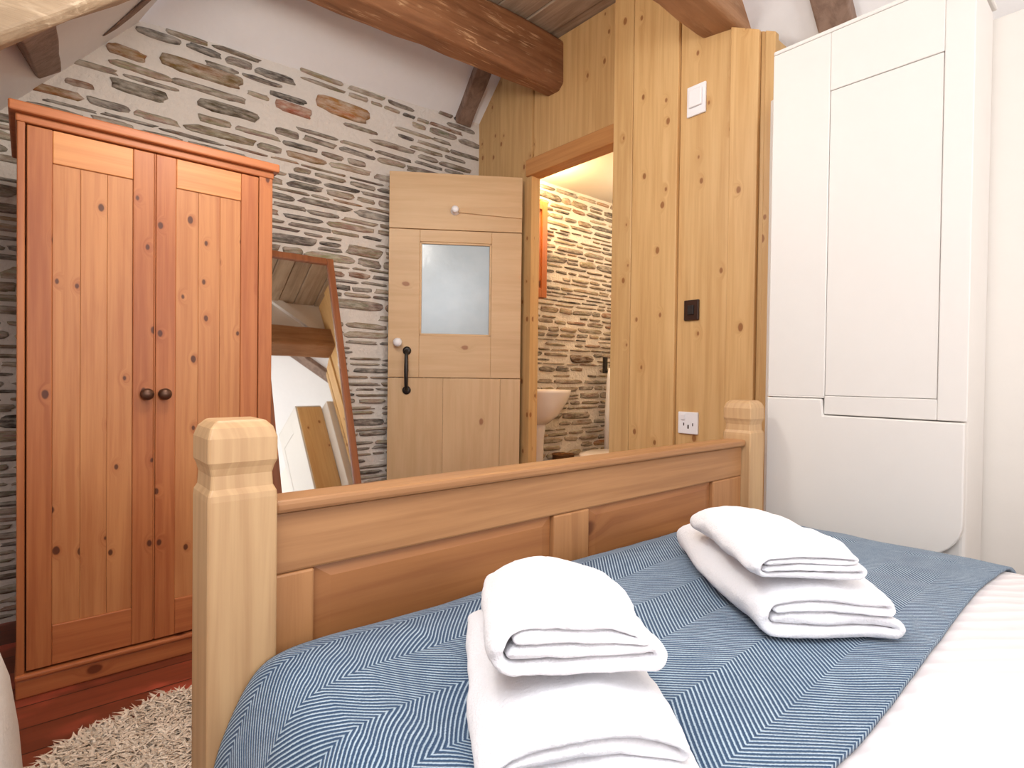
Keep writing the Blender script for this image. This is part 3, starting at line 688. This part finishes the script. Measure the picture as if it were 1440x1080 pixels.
# ------------------------------------------------------------------ shaggy rug
Rg = empty('sheepskin_rug', (.30, 1.585, -.02)); tag(Rg, 'shaggy cream sheepskin rug on the floor left of the bed', 'rug')
def inside(x, y):
    a = math.atan2(y/.365, x/.40); r = math.hypot(x/.40, y/.365); return r < 1+.05*math.sin(a*5)+.04*math.sin(a*9+1)
m = MB(); ring = []
for k in range(48):
    a = 2*PI*k/48; r = .96+.05*math.sin(a*5)+.04*math.sin(a*9+1); ring.append((.40*r*math.cos(a), .365*r*math.sin(a)))
m.loft([[(x, y, .0) for x, y in ring], [(x, y, .012) for x, y in ring]], .5); m.build('hide', 'rug', Rg)
m = MB(); R3 = random.Random(21); cnt = 0
while cnt < 10000:
    x, y = R3.uniform(-.46, .46), R3.uniform(-.42, .42)
    if not inside(x, y): continue
    cnt += 1; a = R3.gauss(2.3, 1.0)+2*mn.noise(Vector((x*6, y*6, 0))); ln = R3.uniform(.03, .055); w = R3.uniform(.002, .0045)
    dx, dy = math.cos(a), math.sin(a); rv = R3.random()
    p = [Vector((x, y, .010)), Vector((x+dx*ln*.35, y+dy*ln*.35, .010+ln*.55)), Vector((x+dx*ln, y+dy*ln, .014+ln*.42+R3.uniform(-.006, .006)))]
    sd = Vector((-dy, dx, 0))*w
    v = [m.bm.verts.new(p[0]-sd), m.bm.verts.new(p[0]+sd), m.bm.verts.new(p[1]+sd), m.bm.verts.new(p[1]-sd), m.bm.verts.new(p[2])]
    m.faces([m.bm.faces.new((v[0], v[1], v[2], v[3])), m.bm.faces.new((v[3], v[2], v[4]))], rv)
pl = m.build('pile', 'rug', Rg); pl['kind'] = 'stuff'

# ------------------------------------------------------------------ white covered seat at the lower left edge
A = empty('armchair', (-.318, .94, -.02)); tag(A, 'white fabric covered seat at the left edge, mostly out of view', 'armchair')
def rr(hx, hy, z, e=.35): return [(math.copysign(abs(math.cos(2*PI*k/32))**e, math.cos(2*PI*k/32))*hx, math.copysign(abs(math.sin(2*PI*k/32))**e, math.sin(2*PI*k/32))*hy, z) for k in range(32)]
m = MB(); m.loft([rr(.312, .25, .0), rr(.316, .26, .2), rr(.317, .26, .40), rr(.310, .255, .50), rr(.300, .245, .58), rr(.285, .22, .64), rr(.25, .17, .67), rr(.2, .14, .68)], .5); m.build('loose_cover', 'linen', A, smooth=True)
m = MB(); m.loft([rr(.26, .06, .60), rr(.28, .07, .75), rr(.26, .06, .85), rr(.2, .03, .87)], .5); o = m.build('backrest', 'linen', A, smooth=True); o.location = (-.0, .2, 0)

# ------------------------------------------------------------------ lights
def area(name, loc, rot, sx, sy, power, col):
    l = bpy.data.lights.new(name, 'AREA'); l.shape = 'RECTANGLE'; l.size = sx; l.size_y = sy; l.energy = power; l.color = col
    o = bpy.data.objects.new(name, l); o.location = loc; o.rotation_euler = rot; C.objects.link(o); return o
area('window_daylight', (.9, -2.58, 1.48), (math.radians(90), 0, 0), 1.35, 1.15, 34, (1, .98, .96))
d = Vector((1.18, 0, -1)).normalized()
o = area('roof_opening_fill', (-.175+.03, -.1, LP(-.175)-.03), (0, 0, 0), 1.2, .8, 16, (.97, .98, 1)); o.rotation_euler = d.to_track_quat('-Z', 'Y').to_euler()  # unseen fill light in the roof opening, both added for brightness
def point(name, loc, power, col, rad):
    l = bpy.data.lights.new(name, 'POINT'); l.energy = power; l.color = col; l.shadow_soft_size = rad
    o = bpy.data.objects.new(name, l); o.location = loc; C.objects.link(o); return o
point('unseen_room_light', (.75, -.7, 2.6), 8, (1, .94, .85), .15)
point('unseen_room_light', (.52, 1.42, 2.2), 24, (1, .95, .87), .12)  # added light, out of view, to brighten the far end of the room
point('bathroom_lamp', (2.66, 2.80, 2.36), 22, (1, .70, .34), .05)
point('bathroom_ceiling_lamp', (3.5, 2.3, 2.3), 12, (1, .82, .58), .1)
w = bpy.data.worlds.new('World'); sc.world = w; w.use_nodes = True
w.node_tree.nodes['Background'].inputs[0].default_value = (.75, .85, 1, 1); w.node_tree.nodes['Background'].inputs[1].default_value = 1.0

# ------------------------------------------------------------------ camera
th, pit, rol = math.radians(40.76), math.radians(-.73), .0125
F0 = Vector((math.sin(th), math.cos(th), 0)); R0 = Vector((math.cos(th), -math.sin(th), 0)); U0 = Vector((0, 0, 1))
F = F0*math.cos(pit)+U0*math.sin(pit); U1 = R0.cross(F)
Rr = R0*math.cos(rol)+U1*math.sin(rol); U = Rr.cross(F)
cd = bpy.data.cameras.new('Camera'); cam = bpy.data.objects.new('Camera', cd); C.objects.link(cam)
cd.sensor_width = 36; cd.sensor_fit = 'HORIZONTAL'; cd.lens = 789/1440*36; cd.clip_start = .02
cam.matrix_world = Matrix(((Rr.x, U.x, -F.x, 0), (Rr.y, U.y, -F.y, 0), (Rr.z, U.z, -F.z, 1.0), (0, 0, 0, 1)))
sc.camera = cam
sc.view_settings.view_transform = 'Standard'; sc.view_settings.look = 'None'; sc.view_settings.exposure = .40; sc.view_settings.gamma = 1; sc.view_settings.use_curve_mapping = False
sc.cycles.max_bounces = 8; sc.cycles.diffuse_bounces = 5; sc.cycles.use_denoising = True; sc.cycles.sample_clamp_indirect = 6
